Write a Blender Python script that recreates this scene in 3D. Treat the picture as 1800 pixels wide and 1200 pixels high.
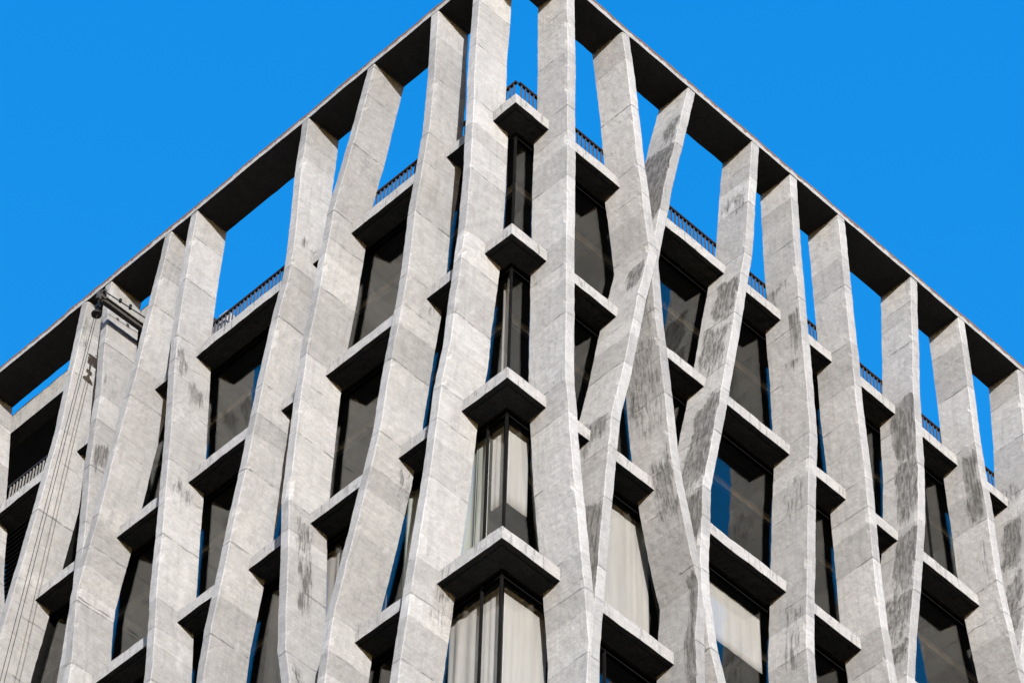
import bpy, bmesh, math, random
from mathutils import Vector, Matrix, noise

# ------------------------------------------------------------------ clear
for o in list(bpy.data.objects):
    bpy.data.objects.remove(o)
scene = bpy.context.scene
COL = scene.collection
random.seed(7)

# ------------------------------------------------------------------ camera
cam = bpy.data.cameras.new('camera')
cam.sensor_width = 36.0
cam.lens = 5879.5 / 1800 * 36.0
cam.clip_start = 0.5
cam.clip_end = 5000
camo = bpy.data.objects.new('camera', cam)
COL.objects.link(camo)
cR = Vector((0.7066993996705889, -0.7072392055525386, 0.019714579240835403))
cU = Vector((-0.5475649440413183, -0.5290762882487023, 0.6482676247276304))
cF = Vector((0.44804976348867454, 0.46892535369970123, 0.7611572912975036))
CAM = Vector((-23.574306899066876, -24.759504201712016, -46.45931376664801))
camo.matrix_world = Matrix(((cR.x, cU.x, -cF.x, CAM.x), (cR.y, cU.y, -cF.y, CAM.y),
                            (cR.z, cU.z, -cF.z, CAM.z), (0, 0, 0, 1)))
scene.camera = camo
scene.cycles.diffuse_bounces = 0          # the photograph is graded hard: hardly any bounced light under the ledges,
scene.cycles.use_fast_gi = True            # so it is approximated at low strength
scene.cycles.fast_gi_method = 'ADD'

# ------------------------------------------------------------------ sky, sun, exposure
SUN = Vector((-0.70, -1.0, 0.25)).normalized()          # direction towards the sun
SUN_EL = math.asin(SUN.z)
SUN_ROT = math.atan2(SUN.x, SUN.y)
W = bpy.data.worlds.new("World")
scene.world = W
W.use_nodes = True
W.light_settings.ao_factor = 0.026
W.light_settings.distance = 12
wn, wl = W.node_tree.nodes, W.node_tree.links
wn.clear()
wout = wn.new('ShaderNodeOutputWorld')
wbg = wn.new('ShaderNodeBackground')
sky = wn.new('ShaderNodeTexSky')
sky.sky_type = 'NISHITA'
sky.sun_disc = False
sky.sun_elevation = SUN_EL
sky.sun_rotation = SUN_ROT
sky.air_density = 1.0
sky.dust_density = 1.5
wtc = wn.new('ShaderNodeTexCoord')
wsep = wn.new('ShaderNodeSeparateXYZ')
wmr = wn.new('ShaderNodeMapRange')
wmr.interpolation_type = 'SMOOTHSTEP'
wmr.inputs['From Min'].default_value = 0.34
wmr.inputs['From Max'].default_value = 0.62
wmix = wn.new('ShaderNodeMix')
wmix.data_type = 'RGBA'
SKY_STRENGTH = 0.1
SKY_BLUE = (0.0160, 0.318, 0.880)                        # clear deep blue well above the horizon
wmix.inputs['B'].default_value = tuple(c / SKY_STRENGTH for c in SKY_BLUE) + (1,)
wl.new(wtc.outputs['Generated'], wsep.inputs[0])
wl.new(wsep.outputs['Z'], wmr.inputs['Value'])
wl.new(wmr.outputs['Result'], wmix.inputs['Factor'])
wl.new(sky.outputs[0], wmix.inputs['A'])
wtop = wn.new('ShaderNodeMix'); wtop.data_type = 'RGBA'    # a little deeper towards the zenith
wmr2 = wn.new('ShaderNodeMapRange')
wmr2.inputs['From Min'].default_value = 0.66
wmr2.inputs['From Max'].default_value = 0.86
wtop.inputs['B'].default_value = tuple(c / SKY_STRENGTH for c in (0.0050, 0.262, 0.790)) + (1,)
wl.new(wsep.outputs['Z'], wmr2.inputs['Value'])
wl.new(wmr2.outputs['Result'], wtop.inputs['Factor'])
wl.new(wmix.outputs['Result'], wtop.inputs['A'])
wl.new(wtop.outputs['Result'], wbg.inputs['Color'])
wbg.inputs['Strength'].default_value = SKY_STRENGTH
wl.new(wbg.outputs[0], wout.inputs[0])

sl = bpy.data.lights.new('sun', 'SUN')
sl.energy = 4.75
sl.angle = math.radians(0.5)
sl.color = (1.0, 0.975, 0.95)
so = bpy.data.objects.new('sun', sl)
COL.objects.link(so)
so.rotation_euler = (-SUN).to_track_quat('-Z', 'Y').to_euler()
so.location = (-20, -30, 20)

scene.view_settings.view_transform = 'Standard'
scene.view_settings.look = 'None'
scene.view_settings.gamma = 1.0
scene.view_settings.exposure = 0.0
scene.render.resolution_x, scene.render.resolution_y = 1024, 682

# ------------------------------------------------------------------ dimensions (metres; z = 0 is the underside of the roof slab)
H = 3.6            # storey height
O = 0.46           # how far the fins stand out in front of the slab edges
T = 0.26           # slab thickness
G = 0.47           # glass plane behind the slab edge
FD = 0.37          # inner edge of the fins behind the slab edge
FW = 0.20          # fin width
RZ = 3.91          # underside of the roof frame
RT = 0.19          # its thickness
RD = 0.755         # its depth
GROUND = -48.0
ZLOW = -16.0
LENGTH = 19.0      # modelled length of each facade

# ------------------------------------------------------------------ materials
def nd(nt, typ, **kw):
    n = nt.nodes.new(typ)
    for k, v in kw.items():
        if k.startswith('_'):
            setattr(n, k[1:], v)
        else:
            n.inputs[k.replace('__', ' ')].default_value = v
    return n

def math_(nt, op, a, b=None, clamp=False):
    n = nt.nodes.new('ShaderNodeMath'); n.operation = op; n.use_clamp = clamp
    for i, x in enumerate((a, b)):
        if x is None: continue
        if isinstance(x, (int, float)): n.inputs[i].default_value = x
        else: nt.links.new(x, n.inputs[i])
    return n.outputs[0]

def ramp(nt, x, p0, p1, v0=0.0, v1=1.0):
    n = nt.nodes.new('ShaderNodeMapRange'); n.interpolation_type = 'SMOOTHSTEP'
    nt.links.new(x, n.inputs['Value'])
    for k, v in (('From Min', p0), ('From Max', p1), ('To Min', v0), ('To Max', v1)):
        n.inputs[k].default_value = v
    return n.outputs['Result']

def mixc(nt, f, a, b, mode='MIX'):
    n = nt.nodes.new('ShaderNodeMix'); n.data_type = 'RGBA'; n.blend_type = mode
    for key, x in (('Factor', f), ('A', a), ('B', b)):
        if isinstance(x, (int, float)): n.inputs[key].default_value = x
        elif isinstance(x, tuple): n.inputs[key].default_value = x if len(x) == 4 else x + (1,)
        else: nt.links.new(x, n.inputs[key])
    return n.outputs['Result']

def tex(nt, pos, scale, detail=4.0, rough=0.6, stretch=None, dist=0.0):
    v = pos
    if stretch:
        m = nt.nodes.new('ShaderNodeMapping'); m.inputs['Scale'].default_value = stretch
        nt.links.new(pos, m.inputs['Vector']); v = m.outputs[0]
    n = nt.nodes.new('ShaderNodeTexNoise')
    n.inputs['Scale'].default_value = scale; n.inputs['Detail'].default_value = detail
    n.inputs['Roughness'].default_value = rough; n.inputs['Distortion'].default_value = dist
    nt.links.new(v, n.inputs['Vector'])
    return n.outputs['Fac']

def new_mat(name):
    m = bpy.data.materials.new(name); m.use_nodes = True
    nt = m.node_tree; nt.nodes.clear()
    out = nt.nodes.new('ShaderNodeOutputMaterial')
    return m, nt, out

def concrete(name, base=(0.488, 0.487, 0.487), joints=True, streaks=0.0, rust=0.0):
    m, nt, out = new_mat(name)
    geo = nt.nodes.new('ShaderNodeNewGeometry'); pos = geo.outputs['Position']
    oi = nt.nodes.new('ShaderNodeObjectInfo')
    at = nt.nodes.new('ShaderNodeAttribute'); at.attribute_name = 'grime_shade'
    sep = nt.nodes.new('ShaderNodeSeparateXYZ'); nt.links.new(pos, sep.inputs[0])
    z = sep.outputs['Z']
    big = tex(nt, pos, 1.3, 3, 0.55)
    mid = tex(nt, pos, 5.5, 6, 0.68, dist=0.6)
    fine = tex(nt, pos, 19.0, 5, 0.72, dist=0.8)
    vert = tex(nt, pos, 1.0, 5, 0.65, stretch=(9.0, 9.0, 0.8))
    var = ramp(nt, tex(nt, pos, 0.8, 3, 0.5), 0.36, 0.62, 0.25, 1.15)
    dark = tuple(c * 0.70 for c in base); light = tuple(min(1, c * 1.22) for c in base)
    c = mixc(nt, ramp(nt, mid, 0.33, 0.68), dark, light)
    c = mixc(nt, 0.68, c, base + (1,))
    c = mixc(nt, math_(nt, 'MULTIPLY', math_(nt, 'MULTIPLY', ramp(nt, fine, 0.52, 0.63), 0.34), var), c, tuple(min(1, x * 1.42) for x in base))
    c = mixc(nt, math_(nt, 'MULTIPLY', math_(nt, 'MULTIPLY', ramp(nt, fine, 0.46, 0.34), 0.32), var), c, tuple(x * 0.52 for x in base))
    c = mixc(nt, math_(nt, 'MULTIPLY', ramp(nt, big, 0.42, 0.66), 0.22), c, tuple(x * 0.66 for x in base))
    c = mixc(nt, math_(nt, 'MULTIPLY', ramp(nt, vert, 0.50, 0.68), 0.34), c, tuple(x * 0.58 for x in base))
    # chalky scratches left by the formwork
    scr = tex(nt, pos, 1.0, 6, 0.7, stretch=(14, 14, 30), dist=1.2)
    c = mixc(nt, math_(nt, 'MULTIPLY', ramp(nt, scr, 0.57, 0.66), 0.30), c, tuple(min(1, x * 1.5) for x in base))
    # board marks run level across the faces
    brd = tex(nt, pos, 1.0, 5, 0.7, stretch=(2.2, 2.2, 24), dist=0.8)
    c = mixc(nt, math_(nt, 'MULTIPLY', ramp(nt, brd, 0.53, 0.63), 0.24), c, tuple(x * 0.60 for x in base))
    c = mixc(nt, math_(nt, 'MULTIPLY', ramp(nt, brd, 0.46, 0.38), 0.22), c, tuple(min(1, x * 1.4) for x in base))
    hgt = math_(nt, 'ADD', math_(nt, 'MULTIPLY', fine, 0.6), math_(nt, 'MULTIPLY', mid, 0.8))
    if joints:
        wob = math_(nt, 'MULTIPLY', math_(nt, 'SUBTRACT', tex(nt, pos, 2.2, 4, 0.6), 0.5), 0.10)
        zz = math_(nt, 'ADD', z, wob)
        zz = math_(nt, 'ADD', zz, math_(nt, 'MULTIPLY', oi.outputs['Random'], 0.12))
        total = None; idx = None
        for off, amt in ((0.33, 0.6), (1.95, 0.75), (3.22, 0.5), (2.78, 0.2)):
            fr = math_(nt, 'FRACT', math_(nt, 'DIVIDE', math_(nt, 'SUBTRACT', zz, off), 3.6))
            d = math_(nt, 'MULTIPLY', math_(nt, 'MINIMUM', fr, math_(nt, 'SUBTRACT', 1.0, fr)), 3.6)
            ln = math_(nt, 'MULTIPLY', ramp(nt, d, 0.028, 0.006), amt)
            total = ln if total is None else math_(nt, 'MAXIMUM', total, ln)
            fl = math_(nt, 'FLOOR', math_(nt, 'DIVIDE', math_(nt, 'SUBTRACT', zz, off), 3.6))
            idx = fl if idx is None else math_(nt, 'ADD', idx, fl)
        brk = ramp(nt, tex(nt, pos, 1.6, 5, 0.75), 0.42, 0.60)
        jl = math_(nt, 'MULTIPLY', total, brk)
        c = mixc(nt, jl, c, tuple(x * 0.28 for x in base))
        wnz = nt.nodes.new('ShaderNodeTexWhiteNoise'); wnz.noise_dimensions = '2D'
        cmb = nt.nodes.new('ShaderNodeCombineXYZ')
        nt.links.new(idx, cmb.inputs[0]); nt.links.new(math_(nt, 'MULTIPLY', oi.outputs['Random'], 97.0), cmb.inputs[1])
        nt.links.new(cmb.outputs[0], wnz.inputs['Vector'])
        pv = ramp(nt, wnz.outputs['Value'], 0.0, 1.0, 0.85, 1.12)
        cc = nt.nodes.new('ShaderNodeCombineXYZ')
        for i in range(3): nt.links.new(pv, cc.inputs[i])
        c = mixc(nt, 1.0, c, cc.outputs[0], 'MULTIPLY')
        hgt = math_(nt, 'SUBTRACT', hgt, math_(nt, 'MULTIPLY', jl, 1.2))
    # soot, damp and painted ledge shade, where the mesh says so, broken up into vertical runs
    runs = tex(nt, pos, 1.0, 7, 0.74, stretch=(19, 19, 1.2), dist=0.4)
    blot = tex(nt, pos, 3.0, 6, 0.7)
    gv = math_(nt, 'ADD', math_(nt, 'MULTIPLY', runs, 1.0), math_(nt, 'MULTIPLY', blot, 0.35))
    gm = ramp(nt, math_(nt, 'ADD', gv, math_(nt, 'MULTIPLY', at.outputs['Fac'], 0.62)), 0.86, 1.06)
    gm = math_(nt, 'MULTIPLY', gm, math_(nt, 'MINIMUM', math_(nt, 'MULTIPLY', at.outputs['Fac'], 3.0), 0.93))
    gm = math_(nt, 'MULTIPLY', gm, ramp(nt, tex(nt, pos, 1.0, 7, 0.75, stretch=(17, 17, 2.2), dist=0.4), 0.40, 0.60, 1.0, 0.45))
    c = mixc(nt, gm, c, (0.105, 0.102, 0.098))
    # pale lime bloom / patching mortar where the mesh carries a negative value
    pale = math_(nt, 'MULTIPLY', at.outputs['Fac'], -1.0, True)
    c = mixc(nt, math_(nt, 'MULTIPLY', pale, ramp(nt, blot, 0.40, 0.58)), c, tuple(min(0.8, x * 1.42) for x in base))
    if streaks:
        r2 = tex(nt, pos, 1.0, 6, 0.7, stretch=(13, 13, 1.8), dist=0.8)
        c = mixc(nt, math_(nt, 'MULTIPLY', ramp(nt, r2, 0.54, 0.63), streaks), c, (0.06, 0.055, 0.05))
    if rust:
        r3 = tex(nt, pos, 7.0, 6, 0.75)
        hi = ramp(nt, z, RZ + RT * 0.25, RZ + RT * 0.95)
        c = mixc(nt, math_(nt, 'MULTIPLY', ramp(nt, math_(nt, 'ADD', r3, math_(nt, 'MULTIPLY', hi, 0.36)), 0.58, 0.74), rust),
                 c, (0.13, 0.07, 0.048))
    c = mixc(nt, 1.0, c, oi.outputs['Color'], 'MULTIPLY')
    b = nt.nodes.new('ShaderNodeBsdfPrincipled')
    nt.links.new(c, b.inputs['Base Color'])
    b.inputs['Roughness'].default_value = 0.92
    b.inputs['Specular IOR Level'].default_value = 0.12
    bp = nt.nodes.new('ShaderNodeBump'); bp.inputs['Strength'].default_value = 0.55; bp.inputs['Distance'].default_value = 0.018
    nt.links.new(hgt, bp.inputs['Height']); nt.links.new(bp.outputs[0], b.inputs['Normal'])
    nt.links.new(b.outputs[0], out.inputs[0])
    return m

def plain(name, col, rough=0.6, metal=0.0, mottle=0.15, scale=6.0, spec=0.3):
    m, nt, out = new_mat(name)
    geo = nt.nodes.new('ShaderNodeNewGeometry')
    n = tex(nt, geo.outputs['Position'], scale, 5, 0.6)
    c = mixc(nt, ramp(nt, n, 0.3, 0.7), tuple(x * (1 - mottle) for x in col), tuple(min(1, x * (1 + mottle)) for x in col))
    b = nt.nodes.new('ShaderNodeBsdfPrincipled')
    nt.links.new(c, b.inputs['Base Color'])
    b.inputs['Specular IOR Level'].default_value = spec; b.inputs['Roughness'].default_value = rough; b.inputs['Metallic'].default_value = metal
    nt.links.new(b.outputs[0], out.inputs[0])
    return m

def glass_mat():
    m, nt, out = new_mat('window_glass')
    tr = nd(nt, 'ShaderNodeBsdfTransparent', Color=(0.968, 0.970, 0.970, 1))
    gl = nd(nt, 'ShaderNodeBsdfGlossy', Color=(0.95, 0.95, 0.91, 1), Roughness=0.0)
    fr = nd(nt, 'ShaderNodeFresnel', IOR=1.5)
    geo = nt.nodes.new('ShaderNodeNewGeometry')
    # same reflectance from either side of the pane (it is modelled as a thin slab)
    ior = math_(nt, 'ADD', math_(nt, 'MULTIPLY', geo.outputs['Backfacing'], 1 / 1.5 - 1.5), 1.5)
    nt.links.new(ior, fr.inputs['IOR'])
    bp = nt.nodes.new('ShaderNodeBump'); bp.inputs['Strength'].default_value = 0.06; bp.inputs['Distance'].default_value = 0.02
    nt.links.new(tex(nt, geo.outputs['Position'], 0.9, 2, 0.4), bp.inputs['Height'])
    nt.links.new(bp.outputs[0], gl.inputs['Normal'])
    mx = nt.nodes.new('ShaderNodeMixShader')
    nt.links.new(math_(nt, 'MULTIPLY', fr.outputs[0], 0.86, True), mx.inputs[0])
    nt.links.new(tr.outputs[0], mx.inputs[1]); nt.links.new(gl.outputs[0], mx.inputs[2])
    nt.links.new(mx.outputs[0], out.inputs[0])
    return m

def curtain_mat(name, col):
    m, nt, out = new_mat(name)
    geo = nt.nodes.new('ShaderNodeNewGeometry')
    n = tex(nt, geo.outputs['Position'], 1.0, 4, 0.6, stretch=(6, 6, 0.5))
    c = mixc(nt, ramp(nt, n, 0.3, 0.7), tuple(x * 0.86 for x in col), col)
    d = nt.nodes.new('ShaderNodeBsdfDiffuse'); nt.links.new(c, d.inputs['Color'])
    t = nt.nodes.new('ShaderNodeBsdfTranslucent'); nt.links.new(c, t.inputs['Color'])
    mx = nt.nodes.new('ShaderNodeMixShader'); mx.inputs[0].default_value = 0.25
    nt.links.new(d.outputs[0], mx.inputs[1]); nt.links.new(t.outputs[0], mx.inputs[2])
    nt.links.new(mx.outputs[0], out.inputs[0])
    return m

M_FIN = concrete('board_marked_concrete')
M_LEDGE = concrete('ledge_concrete', base=(0.54, 0.535, 0.53), joints=False, streaks=0.42)
M_FRAME = concrete('roof_frame_concrete', joints=False, streaks=0.15, rust=0.85)
M_WALL = concrete('wall_concrete', joints=False, streaks=0.2)
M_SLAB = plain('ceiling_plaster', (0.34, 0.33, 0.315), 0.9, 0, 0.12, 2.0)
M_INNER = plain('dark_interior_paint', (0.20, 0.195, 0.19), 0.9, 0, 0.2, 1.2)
M_GLASS = glass_mat()
M_METAL = plain('dark_window_metal', (0.012, 0.012, 0.012), 0.9, 0.0, 0.2, spec=0.05)
M_RAIL = plain('black_painted_railing', (0.02, 0.021, 0.028), 0.55, 0.2, 0.25)
M_RAILG = plain('grey_painted_railing', (0.085, 0.09, 0.125), 0.6, 0.0, 0.2)
M_RAILP = plain('pale_grey_railing', (0.30, 0.295, 0.29), 0.6, 0.0, 0.2)
M_STEEL = plain('weathered_steel', (0.10, 0.095, 0.088), 0.65, 0.3, 0.4, 14)
M_DARKST = plain('dark_oily_steel', (0.022, 0.021, 0.02), 0.5, 0.4, 0.3, 14)
M_ROPE = plain('dark_rope', (0.035, 0.033, 0.031), 0.9, 0, 0.2, 20)
M_CURT = curtain_mat('ivory_curtain', (0.76, 0.752, 0.730))
M_CURTG = curtain_mat('pale_green_curtain', (0.72, 0.76, 0.69))
M_CURTD = curtain_mat('taupe_curtain', (0.50, 0.485, 0.465))
M_ROOF = plain('roof_felt', (0.12, 0.12, 0.12), 0.95, 0, 0.2, 1.0)
M_GROUND = plain('asphalt', (0.05, 0.05, 0.05), 0.9, 0, 0.25, 0.6)

# ------------------------------------------------------------------ object helpers
def link_mesh(name, verts, faces, mat, parent=None, smooth=False, attr=None, tone=None):
    me = bpy.data.meshes.new(name)
    me.from_pydata([tuple(v) for v in verts], [], faces)
    me.materials.append(mat)
    if attr is not None:
        a = me.attributes.new('grime_shade', 'FLOAT', 'POINT')
        a.data.foreach_set('value', attr)
    bm = bmesh.new(); bm.from_mesh(me)
    bmesh.ops.recalc_face_normals(bm, faces=bm.faces)
    bm.to_mesh(me); bm.free()
    if smooth:
        for p in me.polygons: p.use_smooth = True
    me.update()
    o = bpy.data.objects.new(name, me)
    COL.objects.link(o)
    if parent is not None:
        o.parent = parent
        o.matrix_parent_inverse = Matrix.Translation(-BASE.get(parent.name, Vector((0, 0, 0))))
    t = tone if tone is not None else 1.0
    o.color = (t, t, t, 1) if not isinstance(t, tuple) else t + (1,)
    return o

BASE = {}
def thing(name, label, cat, loc, group=None):
    o = bpy.data.objects.new(name, None); COL.objects.link(o)
    o.location = loc; o['label'] = label; o['category'] = cat
    o.empty_display_size = 0.5
    if group: o['group'] = group
    BASE[o.name] = Vector(loc)
    return o

def tag(o, label, cat, group=None):
    o['label'] = label; o['category'] = cat
    if group: o['group'] = group
    return o

class MB:
    """collects verts / faces for one mesh"""
    def __init__(s): s.v = []; s.f = []
    def box(s, a, b):
        i = len(s.v)
        (x0, y0, z0), (x1, y1, z1) = a, b
        s.v += [(x0, y0, z0), (x1, y0, z0), (x1, y1, z0), (x0, y1, z0), (x0, y0, z1), (x1, y0, z1), (x1, y1, z1), (x0, y1, z1)]
        s.f += [tuple(i + k for k in q) for q in ((0, 3, 2, 1), (4, 5, 6, 7), (0, 1, 5, 4), (1, 2, 6, 5), (2, 3, 7, 6), (3, 0, 4, 7))]
        return s
    def quadbox(s, quad, zlo, zhi):
        """prism over a plan quad (list of (x, y))"""
        i = len(s.v); n = len(quad)
        s.v += [(x, y, zlo) for x, y in quad] + [(x, y, zhi) for x, y in quad]
        s.f += [tuple(i + k for k in range(n))[::-1], tuple(i + n + k for k in range(n))]
        s.f += [(i + k, i + (k + 1) % n, i + n + (k + 1) % n, i + n + k) for k in range(n)]
        return s
    def tube(s, p, q, r, n=8, r2=None):
        p, q = Vector(p), Vector(q); d = (q - p).normalized()
        a = d.cross(Vector((0, 0, 1)) if abs(d.z) < 0.9 else Vector((1, 0, 0))).normalized(); b = d.cross(a)
        i = len(s.v); r2 = r if r2 is None else r2
        for c, rr in ((p, r), (q, r2)):
            s.v += [tuple(c + (a * math.cos(t) + b * math.sin(t)) * rr) for t in (2 * math.pi * k / n for k in range(n))]
        s.f += [(i + k, i + (k + 1) % n, i + n + (k + 1) % n, i + n + k) for k in range(n)]
        s.f += [tuple(range(i + n - 1, i - 1, -1)), tuple(range(i + n, i + 2 * n))]
        return s
    def lathe(s, c, prof, n=20):
        """prof: list of (radius, z) about a vertical axis through c"""
        i = len(s.v); c = Vector(c)
        for r, z in prof:
            s.v += [(c.x + r * math.cos(2 * math.pi * k / n), c.y + r * math.sin(2 * math.pi * k / n), c.z + z) for k in range(n)]
        for j in range(len(prof) - 1):
            s.f += [(i + j * n + k, i + j * n + (k + 1) % n, i + (j + 1) * n + (k + 1) % n, i + (j + 1) * n + k) for k in range(n)]
        s.f += [tuple(range(i + n - 1, i - 1, -1)), tuple(range(i + (len(prof) - 1) * n, i + len(prof) * n))]
        return s
    def build(s, name, mat, parent=None, **kw):
        return link_mesh(name, s.v, s.f, mat, parent, **kw)

def fpos(side, c, d, z):
    """facade coordinates -> world; c along the facade from the corner, d depth behind the slab edge"""
    return Vector((d, c, z)) if side == 'L' else Vector((c, d, z))

def rough(p, amp=1.0):
    n1 = noise.noise_vector(p * 1.1) * 0.010
    n2 = noise.noise_vector(p * 5.3 + Vector((9, 2, 5))) * 0.006
    n3 = noise.noise_vector(p * 14.0 + Vector((3, 7, 1))) * 0.004
    return p + (n1 + n2 + n3) * amp

# ------------------------------------------------------------------ the setting
me_ground = MB().box((-600, -600, GROUND - 1.0), (600, 600, GROUND)).build('ground', M_GROUND)
me_ground['kind'] = 'structure'

BLD = thing('office_building', 'grey concrete corner office block with bent leaning fins and an open roof frame',
            'building', (8.0, 8.0, GROUND))

# ------------------------------------------------------------------ fins: corner-side edge of each fin's front, (z, distance from the corner)
FIN = {
    'L1': [(3.91, 0.508), (2.05, 0.565), (0.33, 0.567), (-1.5, 0.558), (-3.27, 0.606), (-5.1, 0.776), (-6.05, 0.838), (-6.87, 0.995), (-8.67, 1.137), (-10.47, 1.335), (-12.27, 1.532), (-13.6, 1.63)],
    'L2': [(3.91, 1.627), (2.05, 1.617), (0.33, 1.66), (-1.5, 1.888), (-3.27, 1.969), (-5.1, 2.206), (-6.87, 2.383), (-8.67, 2.744), (-10.47, 3.152), (-12.27, 3.257)],
    'L3': [(3.91, 3.327), (2.05, 3.688), (0.33, 4.103), (-1.5, 4.26), (-3.27, 4.463), (-5.1, 4.516), (-6.87, 4.543), (-8.67, 4.386), (-10.47, 4.261), (-11.34, 4.066)],
    'L4': [(3.91, 5.114), (2.05, 5.162), (0.33, 5.127), (-0.78, 5.185), (-1.5, 5.346), (-3.27, 5.567), (-5.1, 5.748), (-6.87, 5.967), (-8.67, 6.184), (-10.47, 6.24)],
    'L5': [(3.91, 8.278), (2.05, 8.323), (0.33, 8.324), (-1.5, 8.179), (-3.27, 8.034), (-5.1, 7.919), (-6.87, 7.812), (-8.67, 7.639)],
    'L6': [(3.91, 9.018), (2.05, 9.2), (0.33, 9.409), (-1.5, 9.674), (-3.27, 9.882), (-5.1, 10.178), (-6.87, 9.988)],
    'L7': [(3.91, 10.801), (2.05, 10.673), (0.33, 10.509), (-1.5, 10.46), (-3.27, 10.285), (-5.1, 10.156)],
    'L8': [(3.91, 11.501), (2.05, 11.58), (0.33, 11.639), (-1.5, 11.875), (-3.27, 12.138), (-5.1, 12.42)],
    'L9': [(3.91, 14.775), (2.05, 14.487), (0.33, 14.24), (-1.5, 13.984), (-3.27, 13.54), (-5.1, 13.218)],
    'R1': [(3.91, 0.755), (2.05, 0.799), (0.33, 0.809), (-1.5, 0.816), (-3.27, 0.817), (-5.1, 0.824), (-6.87, 0.841), (-8.67, 0.994), (-10.47, 1.2), (-12.27, 1.374), (-13.6, 1.31)],
    'R2': [(3.91, 2.191), (2.05, 2.397), (0.33, 2.546), (-1.5, 2.775), (-1.95, 2.812), (-3.27, 2.543), (-5.1, 2.23), (-6.87, 1.877), (-8.67, 1.705), (-10.47, 1.551), (-12.27, 1.408), (-13.6, 1.385)],
    'R3': [(3.91, 3.969), (2.05, 3.598), (0.33, 3.255), (-1.5, 2.943), (-2.01, 2.849), (-3.27, 2.919), (-5.1, 3.1), (-6.87, 3.253), (-8.67, 3.642), (-9.3, 3.813), (-10.47, 3.708)],
    'R4': [(3.91, 5.72), (2.05, 5.523), (0.33, 5.345), (-1.5, 5.013), (-3.27, 4.701), (-5.1, 4.334), (-6.87, 3.993), (-8.67, 3.865), (-9.44, 3.87), (-10.47, 4.011), (-11.13, 4.183)],
    'R5': [(3.91, 6.786), (2.05, 6.764), (0.33, 6.793), (-1.5, 6.822), (-3.27, 6.841), (-5.1, 6.661), (-6.87, 6.519), (-8.67, 6.364)],
    'R6': [(3.91, 8.142), (2.05, 8.176), (0.33, 8.193), (-1.5, 8.211), (-3.27, 8.281), (-5.1, 8.286), (-6.87, 8.33), (-8.67, 8.493)],
    'R7': [(3.91, 10.282), (2.05, 10.131), (0.33, 9.977), (-1.5, 9.887), (-3.27, 9.72), (-5.1, 9.396), (-6.87, 9.073), (-7.86, 8.904)],
    'R8': [(3.91, 11.705), (2.05, 11.736), (0.33, 11.748), (-1.5, 11.832), (-3.27, 11.865), (-5.1, 12.114), (-5.58, 12.21)],
    'R9': [(3.91, 13.543), (2.05, 13.429), (0.33, 13.26), (-1.5, 13.015), (-3.27, 12.7), (-5.1, 12.25)],
}

# fins past the picture's edges that carry the frame on
FIN['L10'] = [(3.91, 16.4), (0.33, 16.1), (-3.3, 16.0), (-8.0, 15.6), (-13.3, 15.9)]
FIN['R10'] = [(3.91, 15.0), (0.33, 15.2), (-3.3, 15.0), (-8.0, 14.4), (-13.3, 14.8)]

def fin_c(key, z):
    t = FIN[key]
    if z >= t[0][0]: return t[0][1]
    for (z0, c0), (z1, c1) in zip(t, t[1:]):
        if z >= z1:
            return c0 + (c1 - c0) * (z0 - z) / (z0 - z1)
    return t[-1][1]

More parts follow.
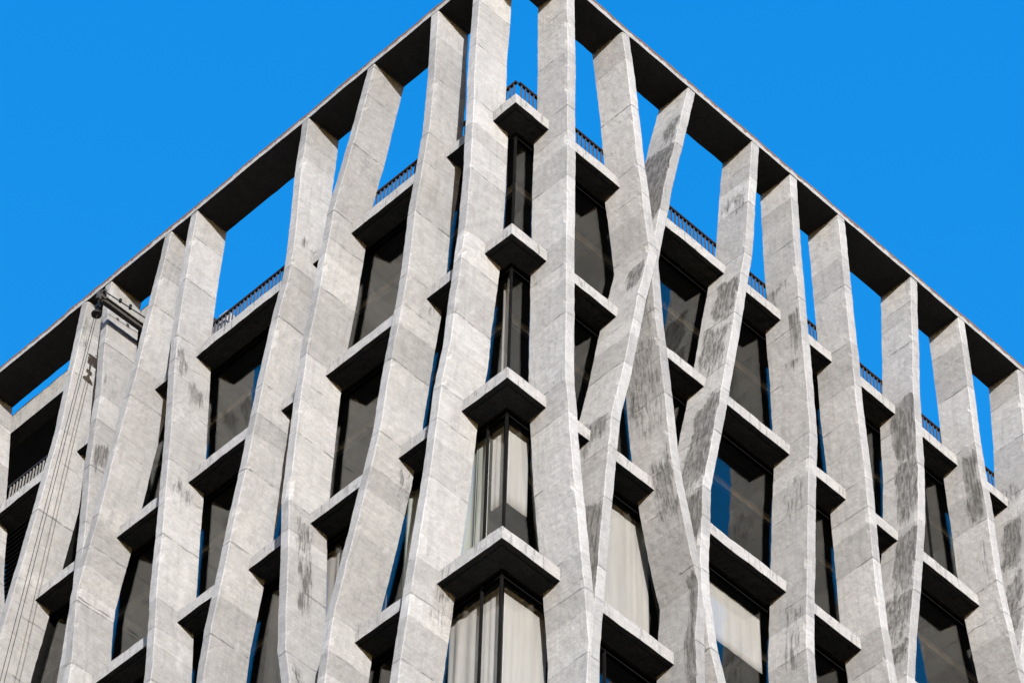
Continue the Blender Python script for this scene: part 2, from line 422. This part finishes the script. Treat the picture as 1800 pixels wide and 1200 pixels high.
# soot and some painted ledge shade on the corner-side faces: (z top, z bottom, depth from, depth to, strength); depth 0 = front, 1 = glass
GRIME_SHADE = {
    'R2': [(-2.25, -2.9, 0.12, 0.5, 0.95), (-6.6, -7.6, 0.1, 0.8, 0.6), (-8.9, -11.2, 0.0, 0.8, 0.95), (-4.9, -6.0, 0.3, 1.0, 0.25)],
    'R3': [(3.0, 2.0, 0.05, 0.5, 0.7), (2.0, -0.8, 0.0, 0.95, 0.85), (-2.6, -6.3, 0.1, 1.0, 0.42), (-6.5, -8.3, 0.0, 0.6, 0.5), (-9.1, -12.5, 0.0, 0.25, 0.75)],
    'R4': [(-4.9, -5.05, 0.0, 1.0, -0.8), (2.5, 1.75, 0.1, 0.9, 0.5), (-0.35, -1.7, 0.1, 0.65, 0.95), (-1.8, -3.4, 0.1, 0.9, 0.6), (-4.1, -6.8, 0.0, 0.7, 0.8), (-6.9, -8.3, 0.0, 0.7, 0.95)],
    'R5': [(1.0, 0.55, 0.3, 1.0, 0.6), (0.0, -1.2, 0.0, 0.35, 0.65), (-1.2, -1.55, 0.15, 0.6, 0.8), (-4.2, -5.6, 0.1, 0.7, 0.4), (-7.6, -9.4, 0.1, 0.6, 0.4)],
    'R6': [(-2.6, -3.6, 0.2, 0.6, 0.2)],
    'R7': [(0.2, -1.5, 0.04, 0.62, 0.95), (-1.55, -3.2, 0.02, 0.62, 0.9), (-3.5, -5.0, 0.03, 0.6, 1.0), (-5.1, -6.6, 0.05, 0.8, 0.6), (-6.7, -7.2, 0.05, 0.6, 0.95)],
    'R8': [(0.2, -1.7, 0.05, 0.5, 0.75), (-2.2, -3.4, 0.1, 0.4, 0.4)],
    'R9': [(0.6, -0.4, 0.2, 0.9, 0.45), (-0.4, -2.2, 0.2, 0.7, 0.8), (-2.3, -4.0, 0.1, 0.6, 0.7), (-4.1, -6.5, 0.1, 0.6, 0.5)],
    'R1': [(-6.6, -7.1, 0.0, 0.5, 0.35), (-9.5, -11.0, 0.0, 0.25, 0.2)],
    'L3': [(-7.2, -9.6, 0.25, 0.62, 0.55), (-9.6, -9.9, 0.1, 0.5, 0.5), (-11.0, -11.5, 0.1, 0.5, 0.7)],
    'L5': [(-1.75, -2.0, 0.0, 0.9, -0.8), (-5.6, -8.6, 0.62, 0.68, -0.9), (-0.1, -1.0, 0.05, 0.3, 0.65), (-0.8, -1.5, 0.4, 0.8, 0.6), (-3.7, -4.3, 0.2, 0.7, 0.5), (-6.9, -7.2, 0.1, 0.3, 0.55)],
    'L6': [(-3.15, -3.5, 0.0, 0.9, -0.7), (0.5, 0.0, 0.0, 0.15, 0.5), (-4.6, -5.2, 0.1, 0.6, 0.25)],
    'L7': [(1.0, 0.2, 0.05, 0.3, 0.4), (-0.9, -1.9, 0.05, 0.8, 0.6)],
    'L8': [(-3.1, -3.45, 0.0, 1.0, -0.9), (3.6, 2.4, -0.1, 0.2, 0.5)],
    'L4': [(0.4, -0.1, 0.1, 0.9, 0.45)],
    'L2': [(-3.2, -4.3, 0.6, 1.0, 0.35), (-6.8, -8.2, 0.62, 1.0, 0.4)],  # shade below the ledges, painted dark on the side near the glass
    'L1': [(-3.0, -3.7, 0.55, 1.0, 0.3), (-10.6, -11.8, 0.5, 1.0, 0.4)],  # lower patch: shade under the ledge painted in near the glass
}
TONE = {'L1': 1.05, 'L2': 0.95, 'L3': 0.98, 'L4': 0.93, 'L5': 0.94, 'L6': 0.92, 'L7': 0.93, 'L8': 0.91, 'L9': 0.92,
        'R1': 1.06, 'R2': 1.02, 'R3': 0.92, 'R4': 1.0, 'R5': 1.0, 'R6': 1.02, 'R7': 1.0, 'R8': 1.0, 'R9': 1.0}

def make_fin(key, proud):
    side = key[0]
    gl = GRIME_SHADE.get(key, [])
    zs = []; z = RZ + 0.02
    while z > ZLOW:
        zs.append(z); z -= 0.09
    zs += [ZLOW, -22, -30, -40, GROUND - 0.05]
    verts, faces, att = [], [], []
    cw = 0.014
    nside = 10
    ring_n = None
    for z in zs:
        c = fin_c(key, z)
        dmax = (RD - O) if z > 0.14 else FD
        d0 = -O - proud
        # (c offset, depth, side fraction or None)
        ring = [(cw, d0), (FW * 0.5, d0), (FW - cw, d0), (FW, d0 + cw)]
        ring += [(FW, d0 + (dmax - d0) * k / nside) for k in range(1, nside)]
        ring += [(FW, dmax), (FW * 0.5, dmax), (0, dmax)]
        ring += [(0, d0 + (dmax - d0) * k / nside) for k in range(nside - 1, 0, -1)]
        ring += [(0, d0 + cw)]
        ring_n = len(ring)
        for co, d in ring:
            p = fpos(side, c + co, d, z)
            q = rough(p, 1.0 if z > ZLOW else 0.3)
            if co in (cw,) or (co == 0 and d == d0 + cw):     # chipped arris
                ch = max(0.0, noise.noise(p * 4.5) - 0.2) * 0.065
                q += fpos(side, ch, ch * 0.6, 0)
            verts.append(q)
            g = 0.0
            if co == 0:
                s = (d - d0) / (FD + O)
                zz = z + 0.30 * noise.noise(p * 2.3) + 0.12 * noise.noise(Vector((p.x * 9, p.y * 9, p.z * 0.6)))
                ss = s + 0.12 * noise.noise(p * 1.9 + Vector((4, 4, 4)))
                for zt, zb, s0, s1, st in gl:
                    ft = min(1.0, max(0.0, (zt + 0.12 - zz) / 0.22)); fb = min(1.0, max(0.0, (zz - zb + 0.3) / 0.75))
                    fs = min(1.0, max(0.0, (ss - s0 + 0.10) / 0.16)) * min(1.0, max(0.0, (s1 + 0.12 - ss) / 0.20))
                    w_ = st * min(ft, fb) * fs
                    if abs(w_) > abs(g): g = w_
            elif d == d0 and key in ('L8', 'L6', 'L5', 'L7'):
                g = 0.18 * max(0, noise.noise(p * 1.3))
            att.append(g)
    n = ring_n
    for j in range(len(zs) - 1):
        for k in range(n):
            faces.append((j * n + k, j * n + (k + 1) % n, (j + 1) * n + (k + 1) % n, (j + 1) * n + k))
    faces.append(tuple(range(n))); faces.append(tuple(range((len(zs) - 1) * n, len(zs) * n))[::-1])
    return link_mesh('concrete_fin', verts, faces, M_FIN, BLD, attr=att, tone=TONE.get(key, 1.0))

LK = [f'L{i}' for i in range(1, 11)]
RK = [f'R{i}' for i in range(1, 11)]
FINOBJ = {}
for keys in (LK, RK):
    for i, k in enumerate(keys):
        FINOBJ[k] = make_fin(k, 0.008 if i % 2 else 0.0)
FINOBJ['R7']['label'] = 'concrete fin with black soot patches down its side'
FINOBJ['R4']['label'] = 'concrete fin with dark streaked soot below the roof ledge'
FINOBJ['L1']['label'] = 'palest concrete fin, left of the glazed corner'

# ------------------------------------------------------------------ roof frame (one L-shaped flat beam carried by the fins)
def strip_box(mb_v, mb_f, att, side, c0, c1, d0, d1, z0, z1, step=0.15, amp=1.0, top_amp=0.0, mitre=None, groove=False):
    """long box along a facade, subdivided and slightly uneven; mitre = True cuts the corner end at 45 degrees"""
    n = max(1, int(abs(c1 - c0) / step))
    base = len(mb_v)
    prof = [(d0, z0), (d0, z0 + (z1 - z0) * 0.5), (d0, z1), ((d0 + d1) / 2, z1), (d1, z1), (d1, z0), ((d0 + d1) / 2, z0)]
    if groove:                                                # drip groove under the front edge
        prof += [(d0 + 0.125, z0), (d0 + 0.125, z0 + 0.03), (d0 + 0.09, z0 + 0.03), (d0 + 0.09, z0)]
    m = len(prof)
    for j in range(n + 1):
        for (d, z) in prof:
            c = (d if mitre else c0) + (c1 - (d if mitre else c0)) * j / n
            p = fpos(side, c, d, z)
            q = rough(p, amp)
            if z == z1 and top_amp:
                q.z += top_amp * (noise.noise(p * 2.7) * 0.6 + noise.noise(p * 9.1) * 0.5)
            mb_v.append(q); att.append(0.0)
    for j in range(n):
        for k in range(m):
            mb_f.append((base + j * m + k, base + j * m + (k + 1) % m, base + (j + 1) * m + (k + 1) % m, base + (j + 1) * m + k))
    mb_f.append(tuple(base + k for k in range(m)))
    mb_f.append(tuple(base + n * m + k for k in range(m)))

v, f, a = [], [], []
for side in 'LR':
    strip_box(v, f, a, side, 0, LENGTH, -O - 0.014, RD - O, RZ, RZ + RT, mitre=True, top_amp=0.035)
link_mesh('roof_frame', v, f, M_FRAME, BLD, attr=a)

# ------------------------------------------------------------------ ledges: one per bay and floor
def grime_ledge(verts, z0):
    return [0.25 if abs(p.z - z0) < 0.05 else 0.05 for p in verts]

def ledge(side, c0, c1, k, tone=1.0):
    v, f, a = [], [], []
    z0 = -k * H
    strip_box(v, f, a, side, c0, c1, 0.0, G + 0.05, z0, z0 + T, step=0.14, top_amp=0.025, groove=True)
    return link_mesh('ledge', v, f, M_LEDGE, BLD, attr=[0.03 + 0.5 * max(0, noise.noise(p * 1.7) - 0.1) for p in v], tone=tone)

def bays(keys):
    return list(zip(keys, keys[1:]))

NFLOOR = 5
for keys in (LK, RK):
    side = keys[0][0]
    for A, B in bays(keys):
        for k in range(NFLOOR):
            z = -k * H + T / 2
            c0 = fin_c(A, z) + FW * 0.6; c1 = fin_c(B, z) + FW * 0.4
            if c1 - c0 > 0.06 and (A, k) != ('L2', 3):
                ledge(side, c0, c1, k)
for k in range(NFLOOR):                                       # the corner ledges turn the corner
    v, f, a = [], [], []
    z0 = -k * H
    for side, key in (('L', 'L1'), ('R', 'R1')):
        strip_box(v, f, a, side, 0, fin_c(key, z0 + T / 2) + FW * 0.4, 0.0, G + 0.05, z0, z0 + T, step=0.12, mitre=True, top_amp=0.025, groove=True)
    o = link_mesh('ledge', v, f, M_LEDGE, BLD, attr=[0.03 + 0.5 * max(0, noise.noise(p * 1.7) - 0.1) for p in v])
    o['label'] = 'concrete ledge turning the glazed corner'

# ------------------------------------------------------------------ floors, roof and the dark rooms behind the glass
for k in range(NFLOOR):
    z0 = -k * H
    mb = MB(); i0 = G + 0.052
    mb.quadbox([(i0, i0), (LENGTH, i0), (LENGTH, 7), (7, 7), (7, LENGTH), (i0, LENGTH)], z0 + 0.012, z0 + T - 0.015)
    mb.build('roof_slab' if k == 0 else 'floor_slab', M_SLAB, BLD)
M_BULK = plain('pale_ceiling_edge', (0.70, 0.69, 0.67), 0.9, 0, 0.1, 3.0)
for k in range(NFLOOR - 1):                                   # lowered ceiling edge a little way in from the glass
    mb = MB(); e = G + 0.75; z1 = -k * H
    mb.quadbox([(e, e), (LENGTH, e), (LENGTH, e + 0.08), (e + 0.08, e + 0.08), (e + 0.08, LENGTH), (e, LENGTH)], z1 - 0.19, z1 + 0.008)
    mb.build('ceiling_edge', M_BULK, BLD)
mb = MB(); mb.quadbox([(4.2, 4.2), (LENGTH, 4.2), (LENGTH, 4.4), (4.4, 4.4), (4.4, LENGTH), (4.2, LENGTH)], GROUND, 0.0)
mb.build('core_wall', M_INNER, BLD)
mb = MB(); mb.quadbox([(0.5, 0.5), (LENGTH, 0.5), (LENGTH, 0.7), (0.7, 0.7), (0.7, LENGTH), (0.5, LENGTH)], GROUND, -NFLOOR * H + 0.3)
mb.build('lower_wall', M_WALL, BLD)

# ------------------------------------------------------------------ windows
def window(side, A, B, k, mull=(), depth=G):
    """glass between fin A (nearer the corner, or None for the corner itself) and fin B, floor gap under slab k"""
    zt, zb = -k * H, -(k + 1) * H + T
    n = 14
    cA = (lambda z: depth) if A is None else (lambda z: fin_c(A, z) + FW * 0.5)
    cB = lambda z: fin_c(B, z) + FW * 0.5
    zs = [zb - 0.02 + (zt + 0.04 - zb) * j / n for j in range(n + 1)]
    rows = [(z, cA(z), cB(z)) for z in zs]
    if max(c1 - c0 for _, c0, c1 in rows) < 0.26: return None
    v, f = [], []
    for dd in (0.0, 0.012):
        for z, c0, c1 in rows:
            c1 = max(c1, c0 + 0.01)
            v += [fpos(side, c0, depth + dd, z), fpos(side, c1, depth + dd, z)]
    m = 2 * (n + 1)
    for j in range(n):
        f.append((2 * j, 2 * j + 1, 2 * j + 3, 2 * j + 2))
        f.append((m + 2 * j, m + 2 * j + 2, m + 2 * j + 3, m + 2 * j + 1))
        f.append((2 * j, 2 * j + 2, m + 2 * j + 2, m + 2 * j)); f.append((2 * j + 1, m + 2 * j + 1, m + 2 * j + 3, 2 * j + 3))
    f.append((0, m, m + 1, 1)); f.append((2 * n, 2 * n + 1, m + 2 * n + 1, m + 2 * n))
    w = link_mesh('window', v, f, M_GLASS, BLD)
    # head, transom and sill rails, and nothing at the sides: the glass runs on behind the fins
    def rail(name, z0, z1, d0, d1):
        zc = (z0 + z1) / 2
        a_, b_ = (cA(zc) - (0.02 if A is None else 0)), cB(zc)
        if b_ - a_ < 0.1: return
        p = fpos(side, a_, d0, z0); q = fpos(side, b_, d1, z1)
        MB().box((min(p.x, q.x), min(p.y, q.y), z0), (max(p.x, q.x), max(p.y, q.y), z1)).build(name, M_METAL, w)
    rail('head_rail', zt - 0.06, zt - 0.004, depth - 0.035, depth + 0.06)
    rail('transom', zt - 0.15, zt - 0.128, depth - 0.025, depth + 0.05)
    rail('sill_rail', zb + 0.004, zb + 0.05, depth - 0.035, depth + 0.06)
    for fr in mull:
        mb = MB()
        nn = 6
        zz = [zb + (zt - zb) * j / nn for j in range(nn + 1)]
        c = cA((zt + zb) / 2) + fr
        mb.v = []; mb.f = []
        p = fpos(side, c - 0.012, depth - 0.02, zb); q = fpos(side, c + 0.012, depth + 0.03, zt)
        mb.box((min(p.x, q.x), min(p.y, q.y), zb + 0.052), (max(p.x, q.x), max(p.y, q.y), zt - 0.062))
        mb.build('mullion', M_METAL, w)
    return w

MULL = {('L', None, 2): (0.42,), ('L', None, 3): (0.42,), ('L', None, 1): (), ('L', 'L2', 0): (1.05,), ('L', 'L2', 2): (0.9,),
        ('R', 'R2', 2): (0.42,), ('R', 'R2', 3): (0.9,), ('R', 'R4', 2): (0.9,), ('R', 'R4', 3): (0.7,), ('R', 'R3', 0): (0.3,), ('R', 'R3', 2): (0.62,),
        ('R', 'R5', 2): (0.55,), ('L', 'L3', 2): (0.8,), ('L', 'L4', 2): (1.0,), ('L', 'L5', 2): (0.9,), ('L', 'L5', 1): (1.0,),
        ('R', 'R7', 0): (1.3,), ('R', 'R6', 1): (1.1,), ('R', 'R1', 3): (1.2,)}
for keys in (LK, RK):
    side = keys[0][0]
    for A, B in [(None, keys[0])] + bays(keys):
        for k in range(NFLOOR - 1):
            if side == 'L' and A == 'L8' and k in (0, 1): continue          # louvres there
            window(side, A, B, k, MULL.get((side, A, k), ()))
for k in range(NFLOOR - 1):
    zt, zb = -k * H, -(k + 1) * H + T
    mb = MB(); mb.box((G - 0.018, G - 0.018, zb), (G + 0.02, G + 0.02, zt))
    mb.build('corner_mullion', M_METAL, BLD)

# louvres in the far left bay
for k in (0, 1):
    mb = MB(); zt, zb = -k * H, -(k + 1) * H + T
    z = zb + 0.08
    while z < zt - 0.1:
        y0, y1 = fin_c('L8', z) + 0.1, fin_c('L9', z) + 0.1
        i = len(mb.v)
        mb.v += [(G - 0.06, y0, z), (G - 0.06, y1, z), (G + 0.06, y1, z + 0.085), (G + 0.06, y0, z + 0.085),
                 (G - 0.06, y0, z + 0.015), (G - 0.06, y1, z + 0.015), (G + 0.06, y1, z + 0.10), (G + 0.06, y0, z + 0.10)]
        mb.f += [tuple(i + q for q in s) for s in ((0, 3, 2, 1), (4, 5, 6, 7), (0, 1, 5, 4), (1, 2, 6, 5), (2, 3, 7, 6), (3, 0, 4, 7))]
        z += 0.135
    mb.build('louvre', M_METAL, BLD)
for k in (0, 1):                                              # closing strips behind the fin beside the louvres
    mb = MB(); zt, zb = -k * H, -(k + 1) * H + T; jv, jf = [], []
    for q in range(13):
        z = zb + (zt - zb) * q / 12; c = fin_c('L8', z) + FW * 0.5
        jv += [fpos('L', c + u, d, z) for u, d in ((-0.02, FD + 0.005), (0.02, FD + 0.005), (0.02, G + 0.2), (-0.02, G + 0.2))]
    for q in range(12):
        jf += [(4 * q + r, 4 * q + (r + 1) % 4, 4 * q + 4 + (r + 1) % 4, 4 * q + 4 + r) for r in range(4)]
    jf += [(0, 1, 2, 3), (48, 49, 50, 51)]
    link_mesh('louvre_jamb', jv, jf, M_METAL, BLD)
# narrow infill panel low in the bay left of the doubled fin
mb = MB(); mb.box((G - 0.12, 10.62, -3 * H), (G + 0.02, 11.02, -2 * H - 0.005)); mb.build('infill_panel', M_WALL, BLD)

# ------------------------------------------------------------------ roof railings
def railing(side, c0, c1, pale=False):
    d = 0.34; z0, zr = T - 0.02, T + 0.95
    def bar(mb, ca, cb, da, db, za, zb):
        p = fpos(side, ca, da, za); q = fpos(side, cb, db, zb)
        mb.box((min(p.x, q.x), min(p.y, q.y), za), (max(p.x, q.x), max(p.y, q.y), zb))
    root = MB(); bar(root, c0, c1, d - 0.045, d + 0.01, zr, zr + 0.05)
    top = root.build('roof_railing', M_RAIL, BLD)
    mb = MB(); bar(mb, c0, c1, d + 0.012, d + 0.04, z0 + 0.45, z0 + 0.50); mb.build('bottom_rail', M_RAIL, top)
    mb = MB(); c = c0 + 0.05
    while c < c1 - 0.03:
        bar(mb, c, c + 0.024, d - 0.03, d - 0.008, z0, zr - 0.001)
        c += 0.10
    if mb.v: mb.build('baluster_row', M_RAILP if pale else M_RAILG, top)
    return top

for keys in (LK, RK):
    side = keys[0][0]
    for A, B in bays(keys):
        c0 = fin_c(A, 0.7) + FW * 0.4; c1 = fin_c(B, 0.7) + FW * 0.35
        if c1 - c0 > 0.2: railing(side, c0, c1, A == 'L8')
railing('L', 0.33, fin_c('L1', 0.7) + 0.06); railing('R', 0.372, fin_c('R1', 0.7) + 0.06)

# ------------------------------------------------------------------ plant room on the roof, far left
v, f, a = [], [], []
strip_box(v, f, a, 'L', 9.55, LENGTH, 0.31, 0.62, 3.05, 3.66, top_amp=0.04)
o = link_mesh('plant_room_beam', v, f, M_WALL, BLD, attr=[0.3 if p.z > 3.6 else 0.05 for p in v]); o['label'] = 'concrete beam of the rooftop plant room under the frame'
mb = MB(); mb.box((0.63, 9.7, 3.1), (6.5, LENGTH, 3.4)); mb.build('plant_room_roof', M_SLAB, BLD)
mb = MB(); mb.box((3.0, 9.6, T), (3.2, LENGTH, 3.09)); mb.box((0.65, 9.6, T), (2.99, 9.8, 3.09)); mb.build('plant_room_wall', M_INNER, BLD)
mb = MB(); mb.box((0.40, 8.08, T - 0.02), (0.66, 8.30, 1.5)); mb.build('parapet_stub', M_WALL, BLD)

# ------------------------------------------------------------------ curtains and blinds (they hang inside, so they are things)
def curtain(side, A, B, k, f0, f1, mat, label, drop=1.0, top=0.0, wave=0.03, depth=G + 0.16, cat='curtain', name='curtain'):
    zt, zb = -k * H - 0.06 - top, -(k + 1) * H + T + 0.02
    zb = zt - (zt - zb) * drop
    zc = (zt + zb) / 2
    cA = depth + 0.02 if A is None else fin_c(A, zc) + FW * 0.5
    cB = fin_c(B, zc) + FW * 0.5
    c0, c1 = cA + (cB - cA) * f0, cA + (cB - cA) * f1
    n = max(8, int((c1 - c0) / 0.02))
    v, fc = [], []
    for d in (0.0, 0.006):
        for zi in range(7):
            z = zb + (zt - zb) * zi / 6
            for j in range(n + 1):
                c = c0 + (c1 - c0) * j / n
                w = wave * (math.sin(c * 11 + 2.2 * math.sin(c * 4.3)) + 0.35 * math.sin(c * 37 + 2.5 * math.sin(c * 7))) * (1.15 - 0.3 * zi / 6)
                v.append(fpos(side, c, depth + d + w, z))
    m = n + 1; lay = 7 * m
    for zi in range(6):
        for j in range(n):
            q = zi * m + j
            fc.append((q, q + 1, q + m + 1, q + m)); fc.append((lay + q, lay + q + m, lay + q + m + 1, lay + q + 1))
    for j in range(n):
        fc.append((j, lay + j, lay + j + 1, j + 1)); q = 6 * m + j; fc.append((q, q + 1, lay + q + 1, lay + q))
    for zi in range(6):
        q = zi * m; fc.append((q, q + m, lay + q + m, lay + q)); q += n; fc.append((q, lay + q, lay + q + m, q + m))
    return tag(link_mesh(name, v, fc, mat, smooth=True), label, cat)

curtain('R', None, 'R1', 2, 0.08, 1.16, M_CURT, 'ivory curtain inside the corner window, right of its dark corner mullion, third storey down', wave=0.004, drop=0.55)
curtain('L', None, 'L1', 2, 0.12, 0.55, M_CURT, 'folded ivory curtain left of the corner mullion, third storey down, nearest the mullion', wave=0.012, drop=0.55)
curtain('L', None, 'L1', 2, 0.60, 1.0, M_CURTG, 'greenish grey curtain beside the palest fin in the third corner window', wave=0.014)
curtain('R', None, 'R1', 3, 0.05, 1.14, M_CURT, 'smooth ivory curtain low in the picture right of the corner mullion, lowest storey', wave=0.004)
curtain('L', None, 'L1', 3, 0.05, 1.1, M_CURT, 'wide folded ivory curtain left of the corner mullion in the lowest storey', wave=0.013)
curtain('L', None, 'L1', 1, 0.20, 0.75, M_CURTD, 'dim taupe curtain left of the corner mullion, second storey down', wave=0.03)
curtain('L', 'L1', 'L2', 2, 0.0, 1.0, M_CURTG, 'pale green curtain in the narrow window left of the palest fin', wave=0.03)
curtain('R', 'R2', 'R3', 2, 0.02, 1.02, M_CURT, 'tall ivory curtain in the window between the two crossing pairs of fins', wave=0.006)
curtain('R', 'R4', 'R5', 2, 0.02, 0.30, M_CURTG, 'short pale green pleated curtain below the right ledge', wave=0.03, drop=0.36, top=0.1)
curtain('R', 'R4', 'R5', 2, 0.36, 1.0, M_CURT, 'half drawn ivory blind beside a short pleated green curtain', wave=0.003, drop=0.40, top=0.1, cat='blind', name='blind')
curtain('L', 'L3', 'L4', 2, 0.0, 0.9, M_CURTD, 'dim taupe curtain behind the window at the bottom left, between sloping fins', wave=0.03)
curtain('L', 'L2', 'L3', 2, 0.2, 0.8, M_CURTD, 'dim taupe curtain in the window above the fork of two fins', wave=0.03)

# ------------------------------------------------------------------ hoist arm on the far left
HY = 10.4
arm = thing('rooftop_hoist', 'dark steel hoist beam jutting out between the left fins with a stay cable', 'hoist', (0.3, HY, 2.6))
mb = MB()
mb.box((-0.86, HY - 0.05, 2.60), (0.33, HY + 0.05, 2.625)); mb.box((-0.86, HY - 0.012, 2.625), (0.33, HY + 0.012, 2.73)); mb.box((-0.86, HY - 0.05, 2.73), (0.33, HY + 0.05, 2.755))
mb.build('beam', M_STEEL, arm)
mb = MB(); mb.box((0.22, HY - 0.09, 2.28), (0.32, HY + 0.09, 2.595)); mb.build('bracket', M_DARKST, arm)
mb = MB(); mb.box((-0.93, HY - 0.05, 2.67), (-0.81, HY + 0.05, 2.86)); mb.box((-0.99, HY - 0.03, 2.60), (-0.90, HY + 0.03, 2.78)); mb.tube((-0.9, HY - 0.13, 2.80), (-0.9, HY + 0.13, 2.80), 0.035)
mb.build('head_block', M_STEEL, arm)
mb = MB(); mb.tube((-0.86, HY, 2.92), (0.35, HY, 3.02), 0.012); mb.tube((-0.45, HY, 2.94), (-0.45, HY, 3.02), 0.03); mb.tube((-0.2, HY, 2.95), (-0.2, HY, 3.06), 0.03)
mb.build('stay_cable', M_DARKST, arm)
pul = MB(); pul.lathe((-0.93, HY, 2.12), [(0.10, 0.02), (0.105, 0.05), (0.085, 0.09), (0.04, 0.13), (0.026, 0.17), (0.02, 0.24)])
pul.tube((-0.93, HY, 2.36), (-0.93, HY, 2.62), 0.018)
pul.box((-0.965, HY - 0.05, 2.34), (-0.895, HY + 0.05, 2.44))
po = tag(pul.build('pulley', M_DARKST, None), 'black bell-shaped pulley hanging from the end of the hoist arm', 'pulley')
for dy, lab in ((-0.045, 'thin dark hoist rope hanging from the pulley, right-hand of the two'), (0.10, 'thin dark hoist rope hanging from the pulley, left-hand of the two')):
    mb = MB(); mb.tube((-0.93, HY + dy * 0.6, 2.14), (-1.48, HY + dy, -7.84), 0.006, 6); mb.tube((-1.48, HY + dy, -7.84), (-3.6, HY + dy, GROUND), 0.006, 6)
    tag(mb.build('hoist_rope', M_ROPE), lab, 'rope', 'ropes of the hoist')
